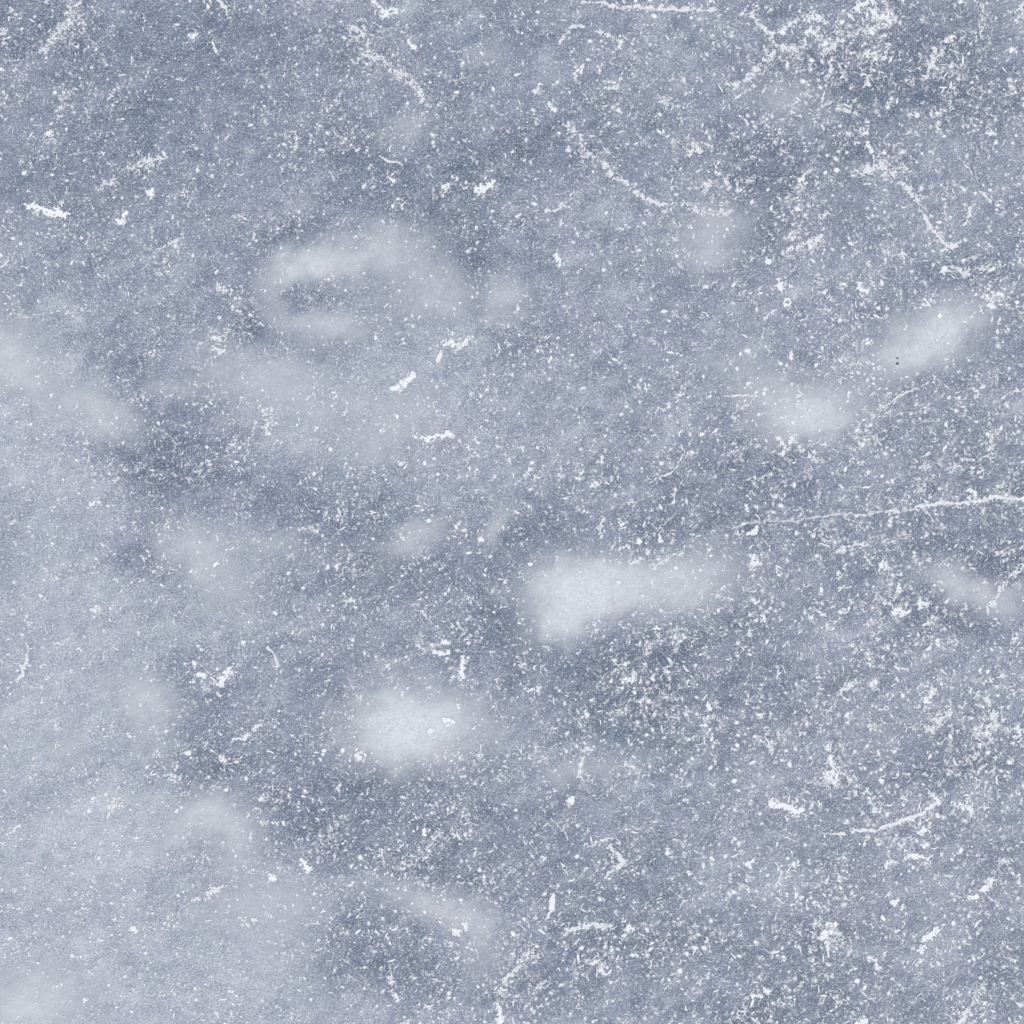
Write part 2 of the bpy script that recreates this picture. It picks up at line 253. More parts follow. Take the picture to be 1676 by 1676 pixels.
# snow clumps and frost lines: kind, label, grain (0 solid .. 1 loose), strokes = [[(x, y, halfwidth), ...], ...]
K, L, R = 'snow_clump', 'frost_streak', 'ice_crack'
MARKS = [
 (K,'largest solid white snow slug near the left edge in the upper left quarter',.05,[[(46,337,6),(60,339,8),(72,346,8),(85,349,10),(98,349,7),(109,353,5)]]),
 (K,'compact white snow nub with a short tail, right of the slug',.1,[[(247,318,8),(249,311,5)],[(238,313,3),(247,314,4)]]),
 (K,'pair of snow lumps touching corner to corner below the compact nub',.12,[[(206,351,6),(203,355,4)],[(192,362,6),(203,364,7)]]),
 (L,'loose granular snow streak slanting above the compact nub',.62,[[(264,258,6),(240,262,10),(222,272,9),(200,281,6)],[(185,297,7),(168,303,5)]]),
 (K,'round snow dot near the left edge above the white slug',.15,[[(79,221,7),(82,217,5)]]),
 (L,'short comma-shaped frost tick below the top edge streak, upper left',.12,[[(350,69,3.5),(353,79,4),(355,88,2)]]),
 (L,'frost sliver hanging from the top edge, left of the big clusters',.25,[[(358,0,5),(365,6,5),(370,14,4),(371,24,1.5)]]),
 (L,'frayed granular streak running down from the top edge in the upper left',.55,[[(134,2,4),(118,16,8),(113,24,7)],[(112,38,8),(95,52,9)],[(90,60,7),(80,70,5),(72,84,5)]]),
 (L,'sparse vertical trail of frost grains at the upper left',.8,[[(106,150,6),(98,175,6),(96,195,5)]]),
 (L,'thin dotted frost line pointing at the ring-shaped patch from the left',.55,[[(258,409,4),(275,401,4),(290,393,5),(300,384,4)]]),
 (K,'soft tuft of frost grains just left of the ring-shaped milky patch',.6,[[(360,470,6),(370,474,8),(378,480,5)]]),
 (L,'thin straight scratch at the left edge below the white slug',.2,[[(0,438,2),(8,432,2),(18,424,1.5)]]),
 (L,'faint straight scratch below the one at the left edge',.35,[[(10,508,1.5),(22,499,2),(32,491,1.5)]]),
 (K,'small star-like snow fleck beside the comma-shaped tick',.3,[[(312,60,5),(320,57,4)],[(315,56,3),(318,67,3)]]),
 (K,'loose heap of snow grains on top of the broad milky patch',.6,[[(345,556,8),(365,551,7),(378,540,4)],[(352,568,8),(368,574,6)]]),
 (K,'loose snow grains in the top left corner',.65,[[(14,22,6),(24,27,7),(34,30,4)],[(4,50,6),(8,70,4)]]),
 (L,'long white frost line along the top edge',.22,[[(952,3,3),(985,5,4),(1015,12,4),(1060,13,6),(1100,15,4.5),(1140,15,4),(1170,17,3)]]),
 (L,'white hook-shaped frost mark below the long top edge line',.25,[[(975,51,2),(990,57,4),(1005,62,5),(1019,70,5)],[(1019,70,5),(1012,78,4),(1002,88,3)]]),
 (L,'bent frost twig just left of the white hook mark',.25,[[(917,69,4),(925,58,3.5),(933,46,4),(946,42,3.5),(955,45,2)]]),
 (K,'ragged snow lump touching the top edge left of centre',.35,[[(612,3,7),(622,12,8)],[(625,24,9),(638,22,9),(648,16,5)]]),
 (L,'ragged chain of snow lumps trailing right below the top edge lump',.38,[[(594,91,6),(608,95,9),(625,96,8),(634,108,6)],[(641,113,7),(650,120,8),(668,127,5)],[(668,128,5),(680,140,6)],[(684,148,6),(694,158,6),(691,168,6)]]),
 (K,'oval snow lump floating right of the ragged chain',.15,[[(670,70,5),(677,78,6)]]),
 (L,'loose snow trail between the top edge lump and the ragged chain',.62,[[(576,48,6),(590,46,7),(595,60,7),(600,78,7)]]),
 (K,'slanted snow fleck under the bent frost twig',.35,[[(940,121,5),(948,117,7),(954,108,4)]]),
 (K,'blurred round snow fleck left of the dotted arc, upper centre',.4,[[(874,147,7),(882,144,6)]]),
 (K,'small snow fleck above the start of the dotted frost arc',.35,[[(897,168,5),(905,176,5),(909,182,3)]]),
 (L,'broken row of frost grains leading into the dotted frost arc',.5,[[(922,202,5),(938,210,5),(943,219,5)],[(948,226,5),(954,238,5)],[(962,252,5),(975,257,6)]]),
 (L,'dotted frost arc sweeping down to the right, upper centre',.22,[[(988,266,4),(992,276,6),(1006,289,6),(1018,295,5),(1030,304,7)],[(1040,315,6),(1055,323,6),(1068,331,5),(1082,336,3),(1100,333,3)]]),
 (L,'loose granular tail beyond the end of the dotted frost arc',.62,[[(1118,335,4),(1140,345,6),(1165,350,7),(1190,350,6)]]),
 (L,'thin bright scratch under the faint smudge, upper centre',.15,[[(620,255,1.5),(632,262,2.5),(645,265,2),(660,269,1.5)]]),
 (K,'two joined snow lumps in the upper middle of the ice',.15,[[(780,312,7),(791,307,6)],[(798,304,4),(806,301,7)]]),
 (K,'feathery snow fleck left of the two joined lumps',.4,[[(726,308,6),(733,302,5)],[(742,291,4),(750,292,3)]]),
 (K,'small oval snow grain lower right of the thin bright scratch',.15,[[(640,294,4.5),(646,296,4.5)]]),
 (L,'small wavy frost mark between the joined lumps and the dotted arc',.4,[[(896,345,4),(912,342,4),(922,334,5),(936,345,3)]]),
 (K,'drop-shaped snow fleck right of the small round milky patch',.3,[[(910,418,6),(914,424,6)],[(914,434,3),(915,438,2)]]),
 (L,'short straight frost line below the white hook mark, upper of two parallel ones',.45,[[(982,133,2.5),(1008,136,2)]]),
 (L,'short frost line with an upturned end below the hook mark, lower of two',.45,[[(984,143,2),(1010,144,3),(1016,128,3)]]),
 (L,'large forked frost vein in the upper right, like a letter Y',.3,[[(1229,22,4),(1238,34,4),(1247,46,5),(1262,58,6)],[(1262,58,5),(1280,50,5),(1296,38,6),(1306,31,4)],[(1262,58,5),(1268,74,6),(1285,79,6),(1300,81,7),(1316,68,5)]]),
 (L,'long frost vein running lower left from the forked one',.32,[[(1187,137,5),(1205,136,6),(1222,128,5),(1234,112,6)],[(1234,112,6),(1248,104,6),(1258,96,8),(1268,84,5)]]),
 (K,'wide ragged snow crust beside the right arm of the fork',.5,[[(1318,33,6),(1332,28,8),(1346,32,6)],[(1322,50,8),(1334,56,8),(1342,62,5)]]),
 (K,'bright snow crust cut by the top edge in the upper right',.35,[[(1412,8,9),(1424,4,11),(1398,14,7)],[(1428,20,6),(1438,27,8),(1456,25,9)]]),
 (L,'granular snow band sloping across the upper right below the cut crust',.5,[[(1352,88,4),(1365,72,7),(1384,60,8),(1398,56,5)],[(1405,50,6),(1424,44,8),(1444,38,8),(1452,48,6)]]),
 (K,'mossy patch of snow grains under the granular band',.6,[[(1412,92,8),(1432,86,9),(1450,92,7)],[(1418,110,6),(1430,117,5)]]),
 (L,'small squiggle of frost left of the mossy grains',.3,[[(1354,102,3),(1362,112,4),(1356,122,4),(1350,128,3)]]),
 (L,'upright comma of frost below the mossy grains',.2,[[(1420,124,3),(1420,134,4),(1413,142,2.5)]]),
 (L,'thick ragged frost stroke near the upper right corner',.32,[[(1529,80,5),(1533,90,8),(1526,104,6),(1520,114,6),(1513,126,4)]]),
 (K,'rounded snow lump above the thick ragged stroke',.3,[[(1550,66,6),(1558,62,6)]]),
 (K,'fluffy snow knot above the short bar at upper right centre',.45,[[(1130,248,6),(1138,240,7),(1148,246,5)],[(1158,236,5),(1170,244,6)]]),
 (L,'snow grains forming a short bar with a dot on its right end',.42,[[(1140,308,4),(1156,304,5),(1172,302,4)],[(1190,294,6),(1190,309,6)]]),
 (K,'bright round snow dot in the dark area of the upper right',.05,[[(1274,214,5),(1277,215,5)]]),
 (K,'two stacked snow lumps in the middle of the dark upper right',.3,[[(1412,216,8),(1414,221,5)],[(1418,232,5),(1424,240,7),(1427,249,5)]]),
 (L,'broad double dash of crusted snow in the upper right',.4,[[(1408,281,7),(1424,278,9),(1440,272,8),(1452,276,5)],[(1444,284,4),(1462,282,7),(1478,274,6)]]),
 (K,'upright snow fleck left of the broad double dash',.35,[[(1316,286,6),(1313,294,8),(1310,304,4)]]),
 (L,'short frost stroke descending from the broad double dash',.35,[[(1472,300,5),(1484,306,6),(1492,316,5),(1500,328,5)]]),
 (L,'long curved frost hook like a letter J on the right side',.18,[[(1508,346,2.5),(1514,356,4),(1521,370,5),(1532,383,4),(1540,394,5),(1550,404,7),(1562,402,5),(1571,396,5)]]),
 (L,'short dash of snow ending in a bright round head left of the J hook',.25,[[(1290,407,4),(1302,406,4),(1312,398,5)],[(1326,396,5),(1333,397,8),(1344,386,4)]]),
 (K,'small round snow dot left below the bright-headed dash',.15,[[(1255,427,5),(1259,426,4)]]),
 (K,'bright star-shaped snow lump above the tiny ring',.25,[[(1271,467,6),(1277,465,8)],[(1275,456,4),(1276,476,3)]]),
 (K,'tiny snow ring with a pinhole centre',.0,[[(1283,494,3),(1285,491,3),(1290,490,3),(1293,494,3),(1291,498,3),(1286,499,3),(1283,495,3)]]),
 (L,'short slanting frost dash below the tiny ring',.25,[[(1250,523,3.5),(1259,515,4),(1270,506,2.5)]]),
 (L,'small curved frost mark left of the J hook base',.3,[[(1462,402,3),(1474,410,4),(1480,423,5)]]),
 (K,'crossed snow crystal cluster above the bright slanted oval patch',.45,[[(1614,484,5),(1622,496,6)],[(1626,484,4),(1616,500,5)]]),
 (L,'thin roof-shaped frost line at the right above the J hook',.3,[[(1604,314,3),(1612,320,3),(1624,334,2.5)],[(1592,335,4),(1586,350,3),(1578,370,3)]]),
 (L,'short wavy frost line in the middle of the upper right dark area',.35,[[(1370,178,3),(1384,180,3.5),(1400,184,3)]]),
 (L,'frost flake column at the upper right edge',.4,[[(1672,8,5),(1671,22,5),(1664,34,4)]]),
 (K,'small bent snow fleck left of the bright slanted oval patch',.35,[[(1404,462,4),(1411,474,6),(1418,478,4)]]),
 (L,'faint wavy frost line below the J hook',.45,[[(1556,436,3.5),(1570,444,4),(1580,450,3.5),(1594,446,3)],[(1600,440,4),(1618,436,4)]]),
 (L,'snow tuft with a thin tail trailing down, left of centre',.42,[[(424,668,6),(436,678,9),(442,692,7)],[(432,700,5),(437,710,3)],[(418,688,2),(413,708,2),(406,728,2),(400,756,1.5)]]),
 (K,'small pale fleck left of the slanted comma-shaped milky patch',.3,[[(157,818,4),(151,827,4)]]),
 (K,'large snow lump in the left half above the dark ice',.2,[[(374,1094,5),(372,1103,9),(360,1112,8),(364,1120,6)]]),
 (K,'small snow bar just left of the large snow lump',.2,[[(322,1104,5),(335,1105,5)]]),
 (L,'thin squiggly frost line at the left edge below the middle',.15,[[(42,1052,2),(46,1066,2.5),(45,1080,3),(38,1092,4),(36,1104,4),(28,1114,3)]]),
 (L,'thin curved frost hair right above the large snow lump',.15,[[(438,1060,2.5),(446,1066,2.5),(452,1082,3),(455,1095,4)]]),
 (K,'soft snow dot in the pale ice near the left edge',.35,[[(152,996,7),(158,999,6)]]),
 (K,'single bright snow pellet left of the picture centre',.0,[[(550,926,4.5),(552,929,4.5)]]),
 (K,'small snow nub on the comma-shaped milky patch',.25,[[(350,925,4),(358,922,4)]]),
 (K,'round granular fleck on dark ice in the upper left half',.35,[[(247,578,7),(252,574,5)]]),
 (K,'solid white snow lump on the milky streak left of centre',.05,[[(640,633,6),(652,634,8)],[(660,626,6),(672,618,9),(677,614,7)]]),
 (K,'ragged snow lumps right above the solid white one',.3,[[(724,565,4),(738,562,7),(752,567,7),(768,554,4)],[(722,577,6),(718,590,5)]]),
 (K,'flat caterpillar-shaped solid snow clump left of centre',.1,[[(688,714,5),(700,719,7),(714,713,6),(730,712,7),(742,710,6)]]),
 (K,'small slanting snow fleck in the upper centre, above a flat fleck',.3,[[(986,750,6),(980,760,4)]]),
 (K,'small flat snow fleck in the centre, just below a slanting fleck',.3,[[(966,794,6),(980,794,5)]]),
 (K,'small snow fleck below right of the caterpillar-shaped clump',.25,[[(865,766,5),(862,774,4)]]),
 (L,'dotted vertical frost thread above the largest milky patch',.35,[[(986,846,3),(984,862,3),(984,878,3.5)]]),
 (K,'single round snow pellet above the largest milky patch',.0,[[(1044,886,4.5),(1047,886,4.5)]]),
 (K,'upright snow chip right of the round pellet',.1,[[(1080,874,3),(1080,886,4.5)]]),
 (L,'snow grains strewn along the top edge of the largest milky patch',.5,[[(1036,922,5),(1047,916,7)],[(1070,926,4),(1090,915,5),(1108,904,6),(1122,906,5)]]),
 (K,'small crescent of snow lumps above the brightest round patch',.25,[[(706,1054,4),(711,1066,5),(725,1070,6),(735,1066,4)],[(722,1052,4),(734,1050,5)]]),
 (K,'tall upright snow sliver above the brightest round patch',.15,[[(756,1074,3.5),(755,1092,6),(755,1110,5)]]),
 (K,'curled snow fleck left above the brightest round patch',.4,[[(566,988,6),(578,982,6),(582,994,4)]]),
 (K,'snow fleck on dark ice below the largest milky patch',.3,[[(1022,1116,5),(1034,1110,7)]]),
 (L,'thin frost twig sloping up above the long crack start',.3,[[(1064,790,3),(1078,780,3.5),(1098,774,3)]]),
 (L,'tiny slanting frost tick above the crescent, longer of two close together',.4,[[(748,1018,2),(760,1036,2)]]),
 (L,'tiny slanting frost tick above the crescent, shorter of two close together',.4,[[(738,1020,2),(747,1031,2)]]),
 (L,'tiny slanting frost tick standing alone left above the crescent of lumps',.4,[[(690,1000,3),(697,1010,3)]]),
 (K,'round snow grain right of the caterpillar clump',.1,[[(779,723,4),(781,724,4)]]),
 (K,'round snow grain lower right of the caterpillar clump, below its neighbour grain',.1,[[(768,766,4),(770,768,4)]]),
 (R,'long thin white crack running to the right edge',.08,[[(1196,866,1.6),(1215,858,2),(1250,853,2.4),(1300,852,2.6),(1345,845,2.6),(1368,842,2.7),(1392,841,2.7),(1412,843,2.5),(1440,837,2.8),(1480,837,3.2),(1510,828,3),(1535,824,3.2),(1575,823,3.6),(1600,820,4),(1628,813,5),(1650,815,5),(1680,818,5)]]),
 (K,'snow lump perched on the long white crack',.15,[[(1586,800,6),(1593,806,5),(1598,812,4)]]),
 (K,'snow lump beneath the left end of the long crack',.2,[[(1227,872,5),(1236,869,6)]]),
 (K,'bold ragged snow lump below the left end of the long crack',.3,[[(1236,914,5),(1240,922,9),(1232,928,7)]]),
 (L,'slanting frost streak cut by the right edge',.3,[[(1680,926,6),(1660,938,6),(1648,950,6),(1638,965,5)],[(1632,975,5),(1624,988,6),(1618,998,5)]]),
 (L,'rounded arc of frost grains under the long crack',.38,[[(1370,904,4),(1386,896,5),(1403,889,5),(1424,890,6)],[(1414,902,3),(1420,920,3)]]),
 (K,'snow fleck pointing up left of the lump pair, lower right of the arc',.25,[[(1470,956,3),(1472,966,6)]]),
 (K,'flat snow lump above the lower right dark ice, left of a similar one',.2,[[(1464,1000,6),(1476,1002,7)]]),
 (K,'flat snow lump above the lower right dark ice, right of a similar one',.2,[[(1505,990,6),(1516,989,7)]]),
 (L,'short thin frost line left of the wedge-shaped patch',.2,[[(1184,648,2),(1205,647,2.2),(1238,648,2.2)]]),
 (L,'fine straight scratch right of the wedge-shaped patch',.35,[[(1432,672,1.5),(1450,663,2),(1462,654,2.5),(1478,644,3),(1498,636,2),(1520,626,1.5)]]),
 (K,'ragged snow lumps at the tip of the wedge-shaped patch',.4,[[(1272,716,5),(1282,728,5),(1280,745,4)],[(1292,716,5),(1298,712,6),(1292,730,4)]]),
 (K,'small snow chip above the left end of the wedge-shaped patch',.25,[[(1216,577,5),(1226,573,4)]]),
 (K,'small upright snow chip above the middle of the wedge-shaped patch',.25,[[(1294,578,4),(1293,588,5)]]),
 (L,'vertical dusting of frost at the right above the long crack',.6,[[(1622,700,5),(1625,720,7),(1624,742,4)]]),
 (K,'loose snow knot below the rounded arc of grains',.4,[[(1446,920,7),(1452,928,7)]]),
 (K,'small snow peak touching the long crack from above at its left',.35,[[(1221,826,4),(1223,834,5)]]),
 (L,'short white dash above the lower right snow spread',.25,[[(1374,1136,4),(1384,1126,5),(1396,1118,5),(1410,1117,4)]]),
 (L,'slanting white dash above the dark ice in the lower left',.2,[[(376,1215,3),(388,1208,5),(400,1206,5),(408,1200,4)],[(416,1192,5),(423,1186,6)]]),
 (K,'curled group of snow lumps below the slanting dash',.3,[[(358,1238,6),(368,1246,6)],[(374,1250,3),(390,1248,3)]]),
 (K,'small double snow lump left of the curled group',.2,[[(302,1231,5),(311,1230,5)]]),
 (K,'short tilted white snow bar on dark ice in the lower left',.08,[[(494,1408,4),(499,1416,5),(506,1423,6)]]),
 (L,'dashed snow line sloping up right under the arch-shaped patch',.2,[[(342,1463,6),(350,1456,7),(358,1454,6),(366,1448,4)],[(306,1480,3),(318,1473,6),(328,1469,4)]]),
 (L,'row of small snow dots right below the dashed snow line',.25,[[(394,1503,5),(402,1503,4)],[(412,1504,5),(420,1504,4)],[(438,1499,4),(442,1499,4)]]),
 (K,'small slanted snow chip left below the dashed snow line',.2,[[(213,1517,4),(222,1523,6)]]),
 (L,'feathery upright frost trail left of the arch-shaped patch',.5,[[(194,1288,2.5),(190,1305,5),(180,1325,5),(176,1338,3)]]),
 (L,'crossed frost needles above the dark band, lower left',.35,[[(290,1254,3),(282,1266,4),(275,1276,3)],[(268,1268,3),(294,1272,2.5)]]),
 (K,'small oval snow chip right of the dashed snow line',.15,[[(440,1432,5),(447,1437,6)]]),
 (L,'short frost tick near the left edge in the lower left',.2,[[(14,1364,2.5),(24,1358,3),(30,1352,4)]]),
 (L,'slim snow mark at the lower left edge with a dot at its end',.25,[[(14,1482,3),(24,1486,3),(34,1490,5)]]),
 (L,'small curved frost hair inside the arch-shaped patch',.15,[[(336,1398,2),(342,1406,3),(344,1414,2.5)]]),
 (K,'ragged snow flecks on the right side of the brightest round patch',.3,[[(722,1174,4),(734,1178,6),(742,1180,4)],[(700,1200,4),(708,1196,4)]]),
 (K,'soft snow dot left below the brightest round patch',.3,[[(581,1234,6),(588,1238,6)]]),
 (L,'ragged upright frost streak right of the faint lower patch',.32,[[(956,1218,4),(957,1226,6),(966,1228,4)],[(954,1242,4),(951,1256,6),(948,1268,3)]]),
 (K,'snow fleck below the ragged upright streak',.25,[[(931,1311,6),(938,1306,5)]]),
 (K,'little snow lump right above the brightest round patch, left of its twin',.25,[[(862,1130,5),(870,1128,4)]]),
 (K,'little snow lump right above the brightest round patch, right of its twin',.25,[[(878,1130,6),(884,1126,4)]]),
 (L,'arrowhead-shaped frost hook in the lower middle',.2,[[(962,1385,2),(974,1379,4),(986,1373,4),(1000,1372,2.5)],[(998,1384,3),(1010,1398,4),(1020,1408,6),(1012,1420,6),(1002,1425,5),(992,1434,5)]]),
 (K,'solid upright snow bar below the arrowhead hook',.12,[[(905,1466,4),(903,1480,6),(899,1492,6),(896,1504,3)]]),
 (L,'wavy frost line right below the upright snow bar',.2,[[(926,1520,4),(942,1521,4),(960,1514,5),(974,1510,5),(988,1521,6)],[(986,1512,4),(998,1516,5)]]),
 (K,'bright oval snow lump right of the wavy frost line',.1,[[(1026,1521,6),(1033,1517,6)]]),
 (K,'swirl of snow grains at the end of the lower sloping milky patch',.45,[[(738,1520,5),(750,1528,7),(760,1518,5),(762,1504,3)],[(738,1546,6),(742,1548,5)]]),
 (L,'granular band climbing to the right near the bottom centre',.45,[[(822,1612,7),(832,1600,7),(848,1580,7),(856,1568,5),(864,1556,5)],[(820,1622,7),(824,1626,5)]]),
 (K,'white snow spike rising from the bottom edge',.1,[[(814,1642,2.5),(817,1656,5),(819,1680,7)]]),
 (L,'upright snow fleck trail near the bottom left of centre',.35,[[(638,1584,4),(640,1596,5),(640,1608,6)]]),
 (K,'small tilted snow chip below the upright fleck trail',.1,[[(646,1629,5),(652,1636,5)]]),
 (K,'snow nub on dark ice right of the arch-shaped patch, mid bottom',.25,[[(712,1370,6),(719,1364,6)],[(694,1360,4),(695,1364,4)]]),
 (L,'loose cluster of frost grains under the snow nub',.6,[[(652,1418,6),(664,1410,8),(672,1402,5)]]),
 (K,'clear round snow pellet right of the arrowhead hook',.05,[[(1091,1391,4.5),(1093,1396,5)]]),
 (K,'snow lump below the wavy frost line, largest there',.3,[[(970,1576,6),(976,1574,5)]]),
 (K,'bent snow lump trailing down right below the wavy frost line',.3,[[(984,1588,6),(990,1594,4)],[(996,1604,3),(1000,1610,3)]]),
 (K,'drop-shaped snow dot with a tiny tail below it, right of centre bottom',.05,[[(1159,1156,6),(1161,1161,6)],[(1158,1170,2),(1157,1176,1.5)]]),
 (K,'large ragged upright snow crust in the lower right',.35,[[(1354,1214,5),(1358,1226,4)],[(1358,1238,7),(1364,1252,8),(1360,1266,9),(1354,1276,7)],[(1372,1262,6),(1360,1286,5)]]),
 (K,'solid lumpy snow bar in the lower right, left of the long curved scratch',.12,[[(1260,1315,7),(1274,1318,8),(1290,1319,8),(1302,1326,8),(1316,1326,5)],[(1304,1334,5),(1306,1336,4)]]),
 (L,'long curved white scratch rising to the right in the lower right',.08,[[(1350,1363,1.5),(1366,1363,2.6),(1382,1365,2.5)],[(1396,1358,3),(1412,1358,4),(1432,1360,4.5),(1452,1350,4.5),(1472,1345,4),(1490,1338,4.5),(1508,1331,4.5),(1522,1322,5),(1532,1316,4)]]),
 (K,'star-shaped snow crust beyond the end of the long curved scratch',.3,[[(1560,1317,5),(1574,1318,8),(1586,1322,7),(1594,1328,5)],[(1580,1310,5),(1583,1314,5)]]),
 (K,'snow nub just above the end of the long curved scratch',.2,[[(1530,1306,6),(1536,1308,5)]]),
 (K,'snow nub just below the end of the long curved scratch',.2,[[(1533,1332,5),(1536,1336,5)]]),
 (K,'oblong snow lumps below the long curved scratch',.15,[[(1504,1361,5),(1512,1355,6)],[(1521,1350,4),(1524,1347,4)]]),
 (K,'curled snow lump with a hooked right end, lower right',.2,[[(1490,1400,6),(1502,1402,8),(1513,1404,5)],[(1516,1404,3),(1527,1398,3)]]),
 (K,'thick ragged snow lump above the wide granular band',.3,[[(1515,1146,8),(1526,1134,8),(1532,1128,4)]]),
 (L,'wide granular snow band sloping up right in the lower right',.45,[[(1524,1196,8),(1534,1182,10),(1548,1170,8),(1558,1162,5)]]),
 (L,'branching snow crust near the right edge, lower right',.42,[[(1592,1206,5),(1606,1198,8),(1620,1190,8),(1630,1184,9)],[(1630,1184,7),(1624,1168,5),(1642,1176,4)],[(1620,1150,7),(1612,1138,4)]]),
 (K,'dome-shaped bright snow lump in the lower right',.1,[[(1458,1477,5),(1465,1475,6)],[(1475,1483,4),(1478,1483,3.5)]]),
 (K,'biggest tilted oval snow lump near the bottom right',.15,[[(1512,1536,8),(1522,1530,8),(1530,1526,6)],[(1534,1524,4),(1542,1518,4)]]),
 (K,'snow lump close under the left end of the biggest tilted oval one',.3,[[(1507,1554,7),(1512,1550,5)]]),
 (K,'small snow lump second below the biggest tilted oval one',.3,[[(1506,1572,5),(1500,1578,5)]]),
 (K,'broad soft snow lump near the right edge, lower right',.25,[[(1612,1455,9),(1620,1446,9),(1626,1440,5)]]),
 (K,'round snow lump left below the broad soft one',.1,[[(1590,1469,6),(1597,1468,7)]]),
 (K,'upright snow pin with a round head in the lower right',.08,[[(1353,1513,4),(1358,1511,4)],[(1350,1527,7),(1353,1531,5)],[(1352,1538,2.5),(1354,1552,3.5),(1355,1566,2)]]),
 (K,'bent snow fleck right of the upright pin',.3,[[(1424,1566,4),(1434,1574,5),(1438,1584,5)],[(1446,1563,4),(1448,1560,4)]]),
 (K,'bright snow lump with a left tail near the bottom',.2,[[(1254,1624,7),(1250,1616,4)],[(1244,1630,4),(1228,1630,4)]]),
 (L,'slanting snow streak running off the bottom at the right',.25,[[(1568,1676,7),(1576,1662,7),(1584,1650,6)],[(1590,1644,4),(1597,1632,6)]]),
 (K,'hollow snow curl left of the upright pin',.2,[[(1214,1452,4),(1221,1454,4)],[(1220,1438,4),(1224,1444,3)]]),
 (K,'tiny slanting snow chip above the hollow curl, lower one',.1,[[(1222,1414,4),(1225,1411,4)]]),
 (K,'tiny slanting snow chip above the hollow curl, upper one',.1,[[(1230,1410,3),(1234,1404,3)]]),
 (L,'loose snow grains falling away right below the large upright crust',.55,[[(1392,1274,6),(1398,1284,7),(1404,1296,4)],[(1416,1298,7),(1426,1310,8),(1432,1324,5)]]),
 (L,'small curled frost mark left of the large upright crust',.3,[[(1262,1212,4),(1258,1222,5),(1264,1232,3)]]),
 (K,'snow crust cut by the bottom edge, right of centre',.25,[[(1398,1678,6),(1410,1672,8),(1420,1671,6)]]),
 (K,'loose snow clod at the right edge of the lower right',.4,[[(1664,1190,7),(1670,1200,6),(1660,1206,6)]]),
 (K,'small slanting snow plume in the middle of the lower right',.4,[[(1452,1418,5),(1460,1408,6)],[(1454,1404,3),(1466,1412,3)]]),
]

# ------------------------------------------------------------------ THE ICE (one sheet)
core = np.arange(-440, 2116 + 1, 4.0)
far = np.array([20, 60, 140, 300, 700, 1600, 4000, 10000, 30000, 90000.])
axis = np.concatenate([(core[0] - far)[::-1], core, core[-1] + far])
gx, gy = np.meshgrid(axis, axis)
nc = len(core)
n_mid = field((nc, nc), [(70, 1.0), (150, .9)], aniso=1.35, ang=math.radians(-28), step=4, seed=1)
n_small = field((nc, nc), [(18, 1.0), (34, 1.0)], aniso=1.3, ang=math.radians(-28), step=4, seed=2)
n_hue = field((nc, nc), [(40, 1.0), (110, .8)], step=4, seed=3)
pad = lambda a: np.pad(a, len(far), mode='edge')
inside = 1 - smooth(np.maximum(np.abs(gx - C), np.abs(gy - C)), 850, 1050)
tone = np.zeros_like(gx)
for b in AREAS: tone += (1.22 if b[5] > 0 else 1.5) * gauss(gx, gy, b)
tone = np.where(tone < 0, np.tanh(tone / 1.5) * 1.45, tone)
tone = np.where(tone > 0, np.tanh(tone / 1.2) * 1.2 * 1.12, tone)
flat = 1 - .45 * smooth(tone, .1, .8)
tone += flat * .27 * pad(n_small) + flat * pad(n_mid) * (.16 + .3 * (1 - inside)) - .20
tone += smooth(gy - gx * .6, 200, 1500) * .0
zz = 0.0004 * pad(n_mid)
zz *= 0  # keep the sheet level
verts = np.stack([X(gx).ravel(), Y(gy).ravel(), zz.ravel()], -1)
ice = mesh_obj('ice', verts, grid_faces(len(axis), len(axis)), M_ICE, {'tone': tone.ravel(), 'hue': pad(n_hue).ravel()})
ice['kind'] = 'structure'
ice['label'] = 'frozen blue-grey ice surface seen from straight above'

# ------------------------------------------------------------------ MILKY PATCHES
patch_cover = np.zeros((nc, nc)); cgx, cgy = np.meshgrid(core, core)
for i, (label, lobes) in enumerate(PATCHES):
    x0 = min(l[0] - 1.9 * max(l[2], l[3]) for l in lobes); x1 = max(l[0] + 1.9 * max(l[2], l[3]) for l in lobes)
    y0 = min(l[1] - 1.9 * max(l[2], l[3]) for l in lobes); y1 = max(l[1] + 1.9 * max(l[2], l[3]) for l in lobes)
    st = 3.0
    ax, ay = np.arange(x0, x1, st), np.arange(y0, y1, st)
    px, py = np.meshgrid(ax, ay)
    wob = field(px.shape, [(26, 1), (50, 1)], step=st, seed=100 + i), field(px.shape, [(26, 1), (50, 1)], step=st, seed=200 + i)
    qx, qy = px + wob[0] * 5, py + wob[1] * 5
    a = np.zeros_like(px)
    for l in lobes: a += gauss(qx, qy, l)
    a *= 1 + .08 * field(px.shape, [(9, 1), (18, 1)], step=st, seed=300 + i, aniso=1.3, ang=math.radians(-25))
    a = np.clip(a, 0, None); top = .93
    a = top * (1 - np.exp(-a / top * 1.95)) - .06
    a = np.clip(a, 0, 1)
    keep = (np.maximum.reduce([a[1:, 1:], a[1:, :-1], a[:-1, 1:], a[:-1, :-1]]) > 0.004)
    z = .0001 + .000008 * i + .00015 * a
    v = np.stack([X(px).ravel(), Y(py).ravel(), z.ravel()], -1)
    f = grid_faces(*px.shape, keep=keep)
    v, f, at = compact(v, f, {'cover': a.ravel()})
    o = mesh_obj('snow_patch', v, f, M_VEIL, at)
    o['label'] = label; o['category'] = 'snow patch'; o['group'] = 'milky snow patches on the ice'
    for l in lobes: patch_cover += np.clip(gauss(cgx, cgy, l), 0, 1)

